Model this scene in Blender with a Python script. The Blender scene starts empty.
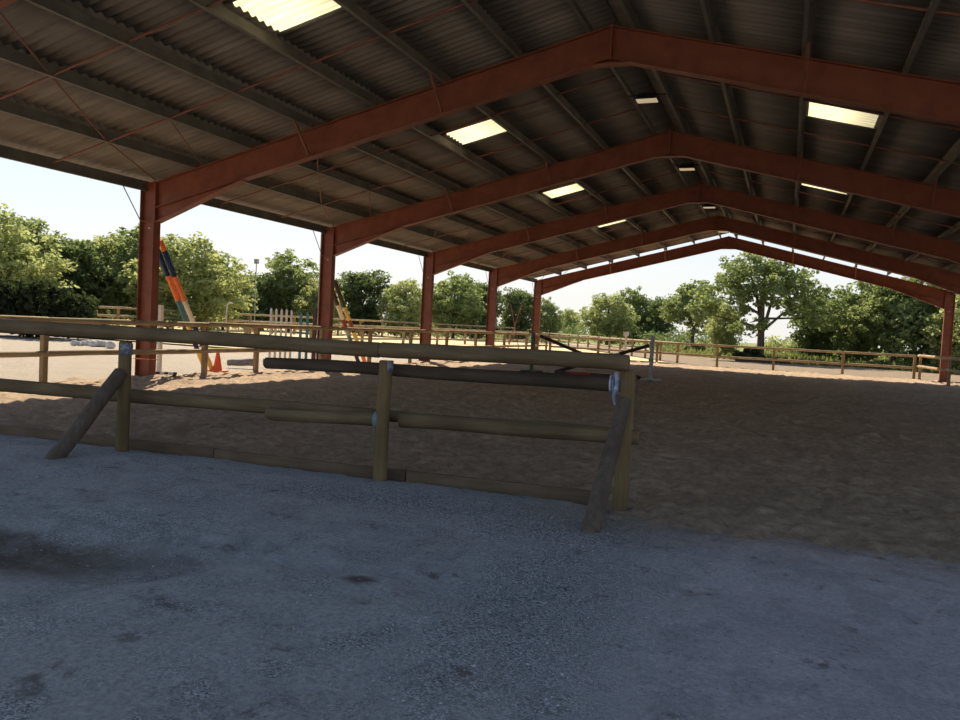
import bpy, math, random
import numpy as np
from mathutils import Vector, Matrix, noise
random.seed(7)
S = bpy.context.scene
COL = S.collection
W = 20.0            # span of the hall
BAY = 7.0           # distance between portal frames
SL = 0.2492         # roof slope
C_D = 0.39          # column depth
Z_T = 4.166         # rafter top at the column
SUNV = Vector((-0.62, 0.76, 1.0)).normalized()

# ------------------------------------------------------------------ helpers
class MB:
    def __init__(s):
        s.v = []; s.f = []; s.sm = []
    def add(s, vs, fs, smooth=False):
        b = len(s.v)
        s.v.extend([tuple(v) for v in vs])
        for f in fs:
            s.f.append([b + i for i in f]); s.sm.append(smooth)
        return s
    def box(s, x0, x1, y0, y1, z0, z1):
        v = [(x0,y0,z0),(x1,y0,z0),(x1,y1,z0),(x0,y1,z0),(x0,y0,z1),(x1,y0,z1),(x1,y1,z1),(x0,y1,z1)]
        return s.add(v, [(0,3,2,1),(4,5,6,7),(0,1,5,4),(1,2,6,5),(2,3,7,6),(3,0,4,7)])
    def prism(s, poly, ext):
        n = len(poly); e = Vector(ext)
        v = [Vector(p) for p in poly] + [Vector(p) + e for p in poly]
        f = [tuple(range(n))[::-1], tuple(range(n, 2*n))]
        f += [(i, (i+1) % n, n + (i+1) % n, n + i) for i in range(n)]
        return s.add(v, f)
    def bar(s, a, b, w, h, up=(0,0,1)):
        a = Vector(a); b = Vector(b); d = (b-a).normalized()
        u = Vector(up); r = d.cross(u)
        if r.length < 1e-4: r = d.cross(Vector((1,0,0)))
        r.normalize(); u = r.cross(d).normalized()
        v = []
        for p in (a, b):
            for i, j in ((-1,-1),(1,-1),(1,1),(-1,1)):
                v.append(p + r*(i*w/2) + u*(j*h/2))
        return s.add(v, [(0,3,2,1),(4,5,6,7),(0,1,5,4),(1,2,6,5),(2,3,7,6),(3,0,4,7)])
    def tube(s, pts, rad, n=10, cap=True, wob=0.0, smooth=True):
        pts = [Vector(p) for p in pts]; m = len(pts)
        if not hasattr(rad, '__len__'): rad = [rad]*m
        d0 = (pts[1]-pts[0]).normalized()
        ref = Vector((0,0,1)) if abs(d0.z) < .9 else Vector((1,0,0))
        u = d0.cross(ref).normalized()
        vs = []; fs = []
        for i, p in enumerate(pts):
            if i == 0: d = pts[1]-pts[0]
            elif i == m-1: d = pts[-1]-pts[-2]
            else: d = pts[i+1]-pts[i-1]
            d.normalize(); u = (u - d*u.dot(d)).normalized(); w = d.cross(u)
            for k in range(n):
                t = 2*math.pi*k/n
                r = rad[i]
                if wob: r *= 1 + wob*noise.noise(Vector((p.x*2+k*.7, p.y*2, p.z*2+k*.3)))
                vs.append(p + u*(r*math.cos(t)) + w*(r*math.sin(t)))
        for i in range(m-1):
            for k in range(n):
                k2 = (k+1) % n
                fs.append((i*n+k, i*n+k2, (i+1)*n+k2, (i+1)*n+k))
        s.add(vs, fs, smooth)
        if cap:
            s.add(vs[:n], [tuple(range(n))[::-1]]); s.add(vs[-n:], [tuple(range(n))])
        return s
    def log(s, a, b, r0, r1=None, n=14, seg=10, wob=.05, bend=.01):
        a = Vector(a); b = Vector(b); r1 = r1 or r0
        pts = []; rr = []
        sd = random.random()*50
        for i in range(seg+1):
            t = i/seg; p = a.lerp(b, t)
            if 0 < i < seg: p = p + Vector((noise.noise((t*2+sd,0,0)), noise.noise((t*2,sd,0)), noise.noise((0,t*2,sd))))*bend
            pts.append(p); rr.append(r0 + (r1-r0)*t)
        e = .012; d = (b-a).normalized()
        pts = [a - d*0.0] + [a + d*e] + pts[1:-1] + [b - d*e, b]
        rr = [r0*.88, r0] + rr[1:-1] + [r1, r1*.88]
        return s.tube(pts, rr, n, True, wob)
    def lathe(s, prof, c, n=20, smooth=True):
        c = Vector(c); vs = []; fs = []; m = len(prof)
        for r, z in prof:
            for k in range(n):
                t = 2*math.pi*k/n; vs.append(c + Vector((r*math.cos(t), r*math.sin(t), z)))
        for i in range(m-1):
            for k in range(n):
                k2 = (k+1) % n; fs.append((i*n+k, i*n+k2, (i+1)*n+k2, (i+1)*n+k))
        s.add(vs, fs, smooth)
        s.add(vs[:n], [tuple(range(n))[::-1]]); s.add(vs[-n:], [tuple(range(n))])
        return s

def base_of(mb):
    a = np.array(mb.v); lo = a.min(0); hi = a.max(0)
    return Vector(((lo[0]+hi[0])/2, (lo[1]+hi[1])/2, lo[2]))

def obj(name, mb, mat, parent=None, loc=None):
    """link one mesh object; vertices are given in world space"""
    if parent is not None:
        o0 = wloc(parent); org = o0
    else:
        org = Vector(loc) if loc is not None else base_of(mb)
    me = bpy.data.meshes.new(name)
    me.from_pydata([(v[0]-org[0], v[1]-org[1], v[2]-org[2]) for v in mb.v], [], mb.f)
    me.polygons.foreach_set('use_smooth', mb.sm)
    me.materials.append(mat); me.update()
    o = bpy.data.objects.new(name, me); COL.objects.link(o)
    if parent is not None: o.parent = parent
    else: o.location = org
    return o

def wloc(o):
    p = Vector(o.location)
    while o.parent is not None:
        o = o.parent; p += Vector(o.location)
    return p

def tag(o, label, cat, group=None, kind=None):
    o['label'] = label; o['category'] = cat
    if group: o['group'] = group
    if kind: o['kind'] = kind
    return o

def thing(name, label, cat, loc, group=None):
    o = bpy.data.objects.new(name, None); COL.objects.link(o)
    o.empty_display_size = .2; o.location = loc
    return tag(o, label, cat, group)

def struct(name, mb, mat, loc=None, label=None, cat=None):
    o = obj(name, mb, mat, loc=loc); o['kind'] = 'structure'
    if label: o['label'] = label; o['category'] = cat
    return o

def dup(root, loc, scale=None, rotz=None):
    c = root.copy(); COL.objects.link(c); c.location = loc
    if scale is not None: c.scale = scale
    if rotz is not None: c.rotation_euler = (0, 0, rotz)
    for ch in list(root.children):
        d = ch.copy(); COL.objects.link(d); d.parent = c
        for g in list(ch.children):
            e = g.copy(); COL.objects.link(e); e.parent = d
    return c

# ------------------------------------------------------------------ materials
def newmat(name):
    m = bpy.data.materials.new(name); m.use_nodes = True
    nt = m.node_tree; b = nt.nodes['Principled BSDF']
    return m, nt, b

def N(nt, t, **kw):
    n = nt.nodes.new(t)
    for k, v in kw.items():
        if k.startswith('i_'):
            n.inputs[k[2:].replace('_', ' ')].default_value = v
        else: setattr(n, k, v)
    return n

def ramp(nt, fac, stops):
    r = nt.nodes.new('ShaderNodeValToRGB'); e = r.color_ramp.elements
    while len(e) < len(stops): e.new(.5)
    for el, (p, c) in zip(e, stops):
        el.position = p; el.color = (c[0], c[1], c[2], 1) if hasattr(c, '__len__') else (c, c, c, 1)
    nt.links.new(fac, r.inputs['Fac']); return r.outputs['Color']

def mix(nt, fac, a, b, mode='MIX'):
    m = nt.nodes.new('ShaderNodeMix'); m.data_type = 'RGBA'; m.blend_type = mode
    for sock, val in ((m.inputs[0], fac), (m.inputs[6], a), (m.inputs[7], b)):
        if hasattr(val, 'links'): nt.links.new(val, sock)
        elif hasattr(val, '__len__'): sock.default_value = (val[0], val[1], val[2], 1)
        else: sock.default_value = val
    return m.outputs[2]

def noisetex(nt, scale, detail=4, rough=.55, coords='Object', sc=None):
    tc = nt.nodes.new('ShaderNodeTexCoord'); out = tc.outputs[coords]
    if sc:
        mp = nt.nodes.new('ShaderNodeMapping'); mp.inputs['Scale'].default_value = sc
        nt.links.new(out, mp.inputs['Vector']); out = mp.outputs['Vector']
    n = nt.nodes.new('ShaderNodeTexNoise'); n.inputs['Scale'].default_value = scale
    n.inputs['Detail'].default_value = detail; n.inputs['Roughness'].default_value = rough
    nt.links.new(out, n.inputs['Vector']); return n.outputs['Fac']

def bump(nt, b, h, strength=.5, dist=.02):
    n = nt.nodes.new('ShaderNodeBump'); n.inputs['Strength'].default_value = strength
    n.inputs['Distance'].default_value = dist
    nt.links.new(h, n.inputs['Height']); nt.links.new(n.outputs['Normal'], b.inputs['Normal'])

def simple(name, c1, c2, scale=6, rough=.7, bmp=.2, dist=.01, sc=None, metal=0, lo=.35, hi=.65):
    m, nt, b = newmat(name)
    f = noisetex(nt, scale, 5, .6, 'Object', sc)
    c = ramp(nt, f, [(lo, c1), (hi, c2)])
    nt.links.new(c, b.inputs['Base Color']); b.inputs['Roughness'].default_value = rough
    b.inputs['Metallic'].default_value = metal
    b.inputs['Specular IOR Level'].default_value = .3
    if bmp: bump(nt, b, f, bmp, dist)
    return m

def wood(name, c1, c2, axis, c3=None, k=1.0):
    sc = [22*k, 22*k, 22*k]; sc[axis] = 1.3*k
    m, nt, b = newmat(name)
    f = noisetex(nt, 1.0, 6, .65, 'Object', sc)
    c = ramp(nt, f, [(.28, c1), (.55, c2), (.75, c3 or c2)])
    g = noisetex(nt, 1.7, 3, .5)
    c = mix(nt, ramp(nt, g, [(.35, .0), (.7, .55)]), c, [x*.55 for x in c1])
    nt.links.new(c, b.inputs['Base Color']); b.inputs['Roughness'].default_value = .85
    b.inputs['Specular IOR Level'].default_value = .2
    bump(nt, b, f, .35, .006)
    return m

M = {}
M['red'] = simple('red_oxide_paint', (.18,.051,.026), (.25,.076,.039), 3.0, .55, .05, .004)
M['red_rod'] = simple('red_oxide_rod', (.19,.07,.045), (.27,.11,.07), 5.0, .6, 0)
M['purlin'] = simple('galvanised_purlin', (.11,.10,.08), (.18,.165,.135), 2.2, .6, .05, .004)
M['rod_steel'] = simple('steel_rod', (.16,.15,.14), (.25,.24,.22), 6, .5, 0, metal=.3)
M['plate'] = simple('dull_steel', (.22,.2,.18), (.32,.3,.27), 8, .5, .1, .003, metal=.2)
# corrugated fibre cement sheets
m, nt, b = newmat('fibre_cement_sheet')
f = noisetex(nt, 1.1, 5, .6, 'Object', (.35, 4.0, 1)); g = noisetex(nt, .45, 4, .6)
c = ramp(nt, f, [(.3, (.185,.155,.125)), (.7, (.30,.258,.212))])
c = mix(nt, ramp(nt, g, [(.42, .0), (.72, .45)]), c, (.15,.125,.10))
nt.links.new(c, b.inputs['Base Color']); b.inputs['Roughness'].default_value = .9
b.inputs['Specular IOR Level'].default_value = .15
M['sheet'] = m
# translucent sheet
m, nt, b = newmat('translucent_sheet')
tr = N(nt, 'ShaderNodeBsdfTranslucent'); df = N(nt, 'ShaderNodeBsdfDiffuse'); mx = N(nt, 'ShaderNodeMixShader')
f = noisetex(nt, 5, 3, .5, 'Object', (.5, 3, 1))
c = ramp(nt, f, [(.3, (.86,.81,.63)), (.7, (.96,.92,.75))])
nt.links.new(c, tr.inputs['Color']); df.inputs['Color'].default_value = (.6,.55,.4,1)
mx.inputs['Fac'].default_value = .85
nt.links.new(df.outputs[0], mx.inputs[1]); nt.links.new(tr.outputs[0], mx.inputs[2])
nt.links.new(mx.outputs[0], nt.nodes['Material Output'].inputs['Surface'])
M['skylight'] = m
# hall lamp glass
m, nt, b = newmat('lamp_glass')
b.inputs['Base Color'].default_value = (.8,.7,.5,1)
b.inputs['Emission Color'].default_value = (1,.78,.48,1); b.inputs['Emission Strength'].default_value = .26
M['lampglass'] = m

M['rail_x'] = wood('treated_log_lengthwise', (.125,.086,.045), (.205,.143,.077), 0, (.285,.205,.112))
M['rail_dark'] = wood('dark_log_lengthwise', (.060,.045,.032), (.10,.076,.052), 0, (.14,.106,.07))
M['post_z'] = wood('treated_post', (.14,.092,.044), (.22,.148,.070), 2, (.30,.207,.10))
M['brace_grey'] = wood('weathered_brace', (.085,.062,.045), (.14,.104,.076), 2, (.19,.145,.105))
M['rail_y'] = wood('pale_rail_lengthwise', (.26,.18,.10), (.40,.29,.16), 1, (.5,.37,.22))
M['rail_any'] = simple('pale_rail', (.26,.19,.11), (.42,.31,.18), 3, .85, .1)
M['post_pale'] = wood('pale_post', (.22,.145,.075), (.34,.235,.125), 2, (.42,.30,.17))
M['post_white'] = simple('whitewashed_post', (.50,.45,.38), (.66,.61,.53), 7, .8, .15)
M['picket'] = simple('cream_pickets', (.48,.42,.33), (.60,.53,.43), 7, .7, .15)
M['white_paint'] = simple('white_paint', (.60,.58,.54), (.74,.72,.68), 9, .6, .1)
M['grey_paint'] = simple('grey_paint', (.30,.29,.27), (.42,.41,.38), 6, .7, .1)
M['green_paint'] = simple('dark_green_paint', (.06,.085,.06), (.10,.13,.09), 6, .7, .1)
M['teal_paint'] = simple('teal_paint', (.06,.15,.16), (.09,.20,.21), 6, .6, .1)
M['navy'] = simple('navy_paint', (.010,.022,.075), (.018,.035,.11), 8, .5, .05)
M['orange'] = simple('orange_paint', (.75,.17,.04), (.85,.24,.06), 8, .5, .05)
M['yellow'] = simple('yellow_paint', (.72,.45,.10), (.82,.55,.14), 8, .5, .05)
M['pred'] = simple('red_paint', (.24,.038,.026), (.33,.06,.038), 8, .5, .05)
M['cream'] = simple('cream_paint', (.66,.58,.42), (.76,.68,.52), 8, .6, .05)
M['black'] = simple('black_paint', (.02,.018,.016), (.04,.036,.032), 8, .6, .05)
M['brown'] = simple('dark_brown_pole', (.055,.035,.024), (.09,.055,.036), 8, .7, .1)
M['cone'] = simple('cone_plastic', (.80,.12,.05), (.88,.17,.07), 5, .45, 0)
M['bluestrap'] = simple('blue_strap', (.13,.145,.17), (.27,.295,.33), 14, .5, .1, lo=.45, hi=.55)
M['palestrap'] = simple('pale_blue_strap', (.22,.27,.40), (.50,.54,.62), 18, .5, .1, lo=.45, hi=.55)
M['tealstrap'] = simple('teal_rope', (.10,.19,.22), (.18,.28,.31), 30, .6, .2)
M['cord'] = simple('orange_cord', (.8,.22,.08), (.85,.3,.12), 8, .6, 0)
M['kerb'] = wood('sleeper_board', (.12,.08,.048), (.19,.13,.08), 0, (.23,.165,.105))
M['stonepale'] = simple('pale_rubble', (.42,.40,.37), (.66,.63,.58), 6, .9, .3)
M['log_grey'] = simple('grey_log', (.16,.145,.13), (.26,.24,.215), 6, .9, .2)
M['bark'] = simple('bark', (.07,.055,.042), (.13,.105,.08), 9, .95, .5, .02, sc=(1,1,.2))

def leafmat(name, c, t):
    m, nt, b = newmat(name)
    oi = N(nt, 'ShaderNodeObjectInfo'); g = N(nt, 'ShaderNodeNewGeometry')
    f = noisetex(nt, 1.2, 2, .5)
    cc = ramp(nt, f, [(.3, [x*.72 for x in c]), (.7, [x*1.25 for x in c])])
    hs = N(nt, 'ShaderNodeHueSaturation')
    mr = N(nt, 'ShaderNodeMapRange'); mr.inputs[3].default_value = .75; mr.inputs[4].default_value = 1.25
    nt.links.new(oi.outputs['Random'], mr.inputs[0]); nt.links.new(mr.outputs[0], hs.inputs['Value'])
    nt.links.new(cc, hs.inputs['Color'])
    df = N(nt, 'ShaderNodeBsdfDiffuse'); tr = N(nt, 'ShaderNodeBsdfTranslucent'); mx = N(nt, 'ShaderNodeMixShader')
    nt.links.new(hs.outputs[0], df.inputs['Color'])
    tr.inputs['Color'].default_value = (t[0], t[1], t[2], 1); mx.inputs['Fac'].default_value = .42
    nt.links.new(df.outputs[0], mx.inputs[1]); nt.links.new(tr.outputs[0], mx.inputs[2])
    nt.links.new(mx.outputs[0], nt.nodes['Material Output'].inputs['Surface'])
    return m
M['leaf'] = leafmat('leaves_mid_green', (.17,.215,.095), (.37,.43,.15))
M['leaf_light'] = leafmat('leaves_light_green', (.265,.305,.135), (.54,.58,.22))
M['leaf_dark'] = leafmat('leaves_dark_green', (.11,.15,.075), (.23,.29,.10))
M['leaf_hedge'] = leafmat('leaves_hedge', (.045,.058,.032), (.055,.075,.025))
M['grass'] = leafmat('grass_blades', (.17,.19,.07), (.27,.29,.09))

# ground materials
def sandmat(name, c1, c2, c3, pale=None):
    m, nt, b = newmat(name)
    f = noisetex(nt, 7, 9, .78); g = noisetex(nt, .9, 5, .6); h = noisetex(nt, 60, 3, .6)
    c = ramp(nt, f, [(.3, c1), (.5, c2), (.72, c3)])
    c = mix(nt, ramp(nt, g, [(.4, 0), (.75, .5)]), c, c1)
    nt.links.new(c, b.inputs['Base Color']); b.inputs['Roughness'].default_value = .95
    b.inputs['Specular IOR Level'].default_value = .1
    add = N(nt, 'ShaderNodeMath', operation='MULTIPLY_ADD'); add.inputs[1].default_value = .25
    nt.links.new(h, add.inputs[0]); nt.links.new(f, add.inputs[2])
    bump(nt, b, add.outputs[0], 1.0, .075)
    return m
M['sand'] = sandmat('arena_sand', (.27,.193,.128), (.50,.365,.25), (.74,.56,.40))
M['outsand'] = sandmat('outdoor_sand', (.62,.48,.27), (.70,.56,.32), (.76,.62,.37))
M['track'] = sandmat('dusty_track', (.36,.295,.225), (.43,.36,.28), (.48,.405,.32))
M['farpath'] = sandmat('gravel_path_sand', (.22,.165,.115), (.29,.22,.155), (.35,.27,.195))
M['meadow'] = sandmat('meadow_ground', (.14,.16,.06), (.22,.24,.09), (.30,.29,.13))

def gravelmat():
    m, nt, b = newmat('grey_gravel')
    tc = N(nt, 'ShaderNodeTexCoord')
    vo = N(nt, 'ShaderNodeTexVoronoi', i_Scale=105.0); nt.links.new(tc.outputs['Object'], vo.inputs['Vector'])
    v2 = N(nt, 'ShaderNodeTexVoronoi', i_Scale=140.0); nt.links.new(tc.outputs['Object'], v2.inputs['Vector'])
    bw = N(nt, 'ShaderNodeRGBToBW'); nt.links.new(vo.outputs['Color'], bw.inputs[0])
    peb = ramp(nt, bw.outputs[0], [(.12, (.13,.127,.124)), (.5, (.42,.412,.402)), (.85, (.80,.785,.77))])
    fine = noisetex(nt, 34, 8, .75); big = noisetex(nt, .85, 6, .62); mid = noisetex(nt, 4.5, 6, .65)
    dust = ramp(nt, fine, [(.32, (.25,.24,.225)), (.5, (.41,.395,.375)), (.68, (.56,.54,.51))])
    # world-space patches of coarse stone and of powdery dust
    sp = N(nt, 'ShaderNodeSeparateXYZ'); nt.links.new(tc.outputs['Object'], sp.inputs[0])
    def blob(cx, cy, rx, ry, ang=0):
        mp = N(nt, 'ShaderNodeMapping'); mp.vector_type = 'TEXTURE'
        mp.inputs['Location'].default_value = (cx, cy, 0); mp.inputs['Rotation'].default_value = (0, 0, ang)
        mp.inputs['Scale'].default_value = (rx, ry, 1)
        flat = N(nt, 'ShaderNodeCombineXYZ'); nt.links.new(sp.outputs[0], flat.inputs[0]); nt.links.new(sp.outputs[1], flat.inputs[1])
        nt.links.new(flat.outputs[0], mp.inputs[0])
        ln = N(nt, 'ShaderNodeVectorMath', operation='LENGTH'); nt.links.new(mp.outputs[0], ln.inputs[0])
        ad = N(nt, 'ShaderNodeMath', operation='MULTIPLY_ADD'); ad.inputs[1].default_value = 1.5
        nt.links.new(mid, ad.inputs[0]); nt.links.new(ln.outputs['Value'], ad.inputs[2])
        mr = N(nt, 'ShaderNodeMapRange'); mr.inputs[1].default_value = 1.25; mr.inputs[2].default_value = 2.05
        mr.inputs[3].default_value = 1; mr.inputs[4].default_value = 0
        nt.links.new(ad.outputs[0], mr.inputs[0]); return mr.outputs[0]
    base = ramp(nt, big, [(.50, 0.0), (.62, .6)])
    def mx(a, bb):
        n = N(nt, 'ShaderNodeMath', operation='MAXIMUM'); nt.links.new(a, n.inputs[0]); nt.links.new(bb, n.inputs[1]); return n.outputs[0]
    patch = ramp(nt, noisetex(nt, 1.9, 9, .78), [(.50, 0), (.60, .8)])
    coarse = mx(mx(mx(base, patch), blob(11.9, -9.0, .55, 1.5, .1)), mx(blob(10.2, -7.3, 1.7, .5, .1), blob(11.6, -7.55, .9, .6, 0)))
    c = mix(nt, coarse, dust, peb)
    soil = ramp(nt, fine, [(.3, (.10,.085,.065)), (.7, (.22,.19,.15))])
    c = mix(nt, mx(blob(9.05, -9.78, .80, .36, .25), blob(8.3, -9.75, .6, .3, .1)), c, soil)
    c = mix(nt, mx(blob(10.95, -9.40, .10, .07), blob(13.1, -8.35, .14, .06)), c, (.085,.062,.045))
    seam = blob(13.6, -6.8, 2.5, .80, .05)
    c = mix(nt, seam, c, ramp(nt, fine, [(.32, (.25,.185,.13)), (.68, (.50,.40,.29))]))
    warm = blob(13.6, -8.6, 1.5, 2.2, 0)
    wm = N(nt, 'ShaderNodeMath', operation='MULTIPLY'); wm.inputs[1].default_value = .85; nt.links.new(warm, wm.inputs[0])
    c = mix(nt, wm.outputs[0], c, ramp(nt, fine, [(.3, (.40,.36,.36)), (.72, (.74,.665,.665))]))
    rim = blob(10.9, -10.4, 1.62, 1.5, 0); core = blob(11.0, -10.45, 1.25, 1.15, 0)
    rm = N(nt, 'ShaderNodeMath', operation='SUBTRACT'); rm.use_clamp = True; nt.links.new(rim, rm.inputs[0]); nt.links.new(core, rm.inputs[1])
    rq = N(nt, 'ShaderNodeMath', operation='MULTIPLY'); rq.inputs[1].default_value = .45; nt.links.new(rm.outputs[0], rq.inputs[0])
    c = mix(nt, rq.outputs[0], c, (.50,.49,.47))  # pale ring: dust tone plus painted light of the mound's camera-facing slope
    sp2 = ramp(nt, noisetex(nt, 3.1, 9, .75), [(.575, 0), (.65, .75)])
    c = mix(nt, sp2, c, (.16,.13,.105))
    nt.links.new(c, b.inputs['Base Color']); b.inputs['Roughness'].default_value = .95
    b.inputs['Specular IOR Level'].default_value = .15
    # height
    d = N(nt, 'ShaderNodeMath', operation='SUBTRACT'); d.inputs[0].default_value = 1.0
    nt.links.new(vo.outputs['Distance'], d.inputs[1])
    hm = N(nt, 'ShaderNodeMath', operation='MULTIPLY'); nt.links.new(d.outputs[0], hm.inputs[0])
    nt.links.new(coarse, hm.inputs[1])
    ha = N(nt, 'ShaderNodeMath', operation='ADD'); nt.links.new(hm.outputs[0], ha.inputs[0]); nt.links.new(fine, ha.inputs[1])
    bump(nt, b, ha.outputs[0], 1.0, .03)
    return m
M['gravel'] = gravelmat()

# ------------------------------------------------------------------ ground
def fbm(x, y, s, o=4):
    v = 0; a = 1; t = 0
    for i in range(o):
        v += a*noise.noise(Vector((x*s, y*s, 3.7*i))); t += a; a *= .55; s *= 2.1
    return v/t

def smooth(a, b, x):
    t = min(1, max(0, (x-a)/(b-a))); return t*t*(3-2*t)

def grid(xs, ys, fz):
    mb = MB(); nx = len(xs); ny = len(ys)
    vs = [(x, y, fz(x, y)) for y in ys for x in xs]
    fs = [(j*nx+i, j*nx+i+1, (j+1)*nx+i+1, (j+1)*nx+i) for j in range(ny-1) for i in range(nx-1)]
    return mb.add(vs, fs, True)

def frange(a, b, n): return [a + (b-a)*i/n for i in range(n+1)]

def sand_h(x, y):
    h = -.01 + .075*(abs(fbm(x, y, 2.6, 4))*2-.3) + .03*fbm(x+9, y, .9, 2) + .030*fbm(x, y+5, 9.5, 3)
    h -= .02*smooth(-5.5, -6.5, y)*smooth(12.2, 11.4, x)
    h += .045*math.exp(-((x-.9)/.7)**2)*(1+.8*noise.noise((y*.6, 2, 0)))     # ridge along the left posts
    h -= .06*smooth(1.4, 0, x)*smooth(.1, -.3, x)
    # fades away under the yard outside the open end
    edge = -6.55 + .5*fbm(x, 1.3, .8, 3) + .5*fbm(x*2.3, y*2.3, 1, 3)
    if x > 11.75: h -= .10*smooth(edge, edge-1.1, y)
    else: h -= .16*smooth(-6.82 + (x-3.3)*.0597, -6.90 + (x-3.3)*.0597, y)
    h -= .06*smooth(29.0, 29.7, y)
    h -= .06*smooth(19.6, 20.3, x)
    return h
ys = frange(-8.3, 2, 190) + frange(2, 12, 80)[1:] + frange(12, 29.9, 70)[1:]
xs = frange(-.35, 4, 40) + frange(4, 15, 200)[1:] + frange(15, 20.35, 45)[1:]
fl = struct('floor', grid(xs, ys, sand_h), M['sand'], loc=(0,0,0))

def grav_h(x, y):
    h = .026*fbm(x, y, 1.1, 5) + .018*fbm(x, y, 6, 3)
    # low mound of dusty stone and the hollow beside it
    dx, dy = x-10.9, y+10.4; rr = math.hypot(dx, dy) + .35*fbm(x, y, 1.6, 3)
    h += .06*smooth(1.35, .9, rr)
    dx, dy = x-8.9, y+9.75
    h -= .055*math.exp(-((dx/1.2)**2 + (dy/.45)**2))
    h += .02*math.exp(-((x-9.6)/2.2)**2 - ((y+9.05)/.25)**2)*fbm(x*4, y*4, 1.5, 3)*2
    k0 = -6.90 + (x-3.3)*.0597
    if x < 12.1: h -= .14*smooth(k0-.02, k0+.2, y)*smooth(12.1, 11.6, x)
    if x < 12: h -= .03*smooth(k0-.5, k0, y)
    if x >= 11.2: h -= .07*smooth(-7.3, -6.2, y)*smooth(11.2, 12, x)
    return h - .004
xs = frange(-16, 5, 42) + frange(5, 15.5, 230)[1:] + frange(15.5, 36, 40)[1:]
ys = frange(-26, -12, 24) + frange(-12, -5.6, 160)[1:]
yard = struct('yard', grid(xs, ys, grav_h), M['gravel'], loc=(0,0,0))

def sheet_poly(poly, z):
    mb = MB(); mb.add([(x, y, z) for x, y in poly], [tuple(range(len(poly)))]); return mb
struct('ground', sheet_poly([(-300,-80),(300,-80),(300,400),(-300,400)], -.16), M['meadow'], loc=(0,0,0))
mb = grid(frange(-60, 60, 60), frange(-60, 80, 70), lambda x, y: -.10 + .02*fbm(x, y, .3, 3))
struct('track', mb, M['track'], loc=(0,0,0))
def poly_grid(poly, z, step, amp, s):
    """polygon surface with gentle relief: a fan of triangles refined on a grid"""
    xs_ = [p[0] for p in poly]; ys_ = [p[1] for p in poly]
    import bmesh
    bm = bmesh.new()
    f = bm.faces.new([bm.verts.new((x, y, 0)) for x, y in poly])
    for ax, lo, hi in ((0, min(xs_), max(xs_)), (1, min(ys_), max(ys_))):
        k = lo + step
        while k < hi:
            co = (k,0,0) if ax == 0 else (0,k,0); no = (1,0,0) if ax == 0 else (0,1,0)
            bmesh.ops.bisect_plane(bm, geom=bm.verts[:]+bm.edges[:]+bm.faces[:], plane_co=co, plane_no=no)
            k += step
    mb = MB(); bm.verts.index_update()
    mb.add([(v.co.x, v.co.y, z + amp*fbm(v.co.x, v.co.y, s, 3)) for v in bm.verts], [[v.index for v in f.verts] for f in bm.faces], True)
    bm.free(); return mb
struct('outdoor_arena', poly_grid([(-75,15),(-9.5,15),(-5.5,31),(7.0,31.4),(-13,72),(-75,72)], -.03, 3, .02, .5), M['outsand'], loc=(0,0,0))
struct('gravel_path', poly_grid([(7.6,29.9),(45,29.9),(60,44),(30,46),(22,46),(10,50),(4,60),(-6,72),(-9,66)], -.04, 3, .02, .5), M['farpath'], loc=(0,0,0))

# ------------------------------------------------------------------ steel frames
def ztop(x):
    x = x if x <= W/2 else W-x
    return Z_T + SL*(x-C_D)
DEP = .55
bay_words = ['nearest, partly above the picture,', 'first fully visible', 'second', 'third', 'fourth', 'farthest']
frame_lab = [
 'red steel portal frame almost overhead, only a corner of its rafter showing top left',
 'large red steel portal frame nearest the camera with its whole apex in view',
 'red steel portal frame second in depth, its left column beside the picket wing',
 'red steel portal frame third in depth, with lamps hanging before and behind its apex',
 'red steel portal frame fourth in depth, just before the open far end',
 'red steel portal frame closing the far end under a bright strip of sky']
def mirror(mb):
    r = MB(); r.v = [(W-x, y, z) for x, y, z in mb.v]; r.f = [f[::-1] for f in mb.f]; r.sm = list(mb.sm); return r
def column_mb(y):
    m = MB(); t = .018; zt = Z_T - .02
    m.box(0, t, y-.1, y+.1, 0, zt - SL*C_D + .02)
    m.box(C_D-t, C_D, y-.1, y+.1, 0, Z_T)
    m.prism([(t,y-.008,0),(C_D-t,y-.008,0),(C_D-t,y-.008,Z_T-.02),(t,y-.008,Z_T-SL*C_D)], (0,.016,0))
    m.prism([(0,y-.1,Z_T-SL*C_D),(C_D,y-.1,Z_T),(C_D,y-.1,Z_T+.016),(0,y-.1,Z_T-SL*C_D+.016)], (0,.2,0))
    m.box(t, C_D-t, y-.095, y+.095, 3.33, 3.345)
    m.box(-.05, C_D+.05, y-.14, y+.14, -.02, .03)
    return m
def rafter_mb(y):
    m = MB(); t = .018; x0 = C_D; x1 = W/2
    a, b_ = ztop(x0), ztop(x1)
    m.prism([(x0,y-.008,a-DEP),(x1,y-.008,b_-DEP),(x1,y-.008,b_),(x0,y-.008,a)], (0,.016,0))
    m.prism([(x0,y-.1,a-t),(x1,y-.1,b_-t),(x1,y-.1,b_),(x0,y-.1,a)], (0,.2,0))
    m.prism([(x0,y-.1,a-DEP),(x1,y-.1,b_-DEP),(x1,y-.1,b_-DEP+t),(x0,y-.1,a-DEP+t)], (0,.2,0))
    m.box(x0+.002, x0+.022, y-.1, y+.1, a-.84, a+.01)
    return m
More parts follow.
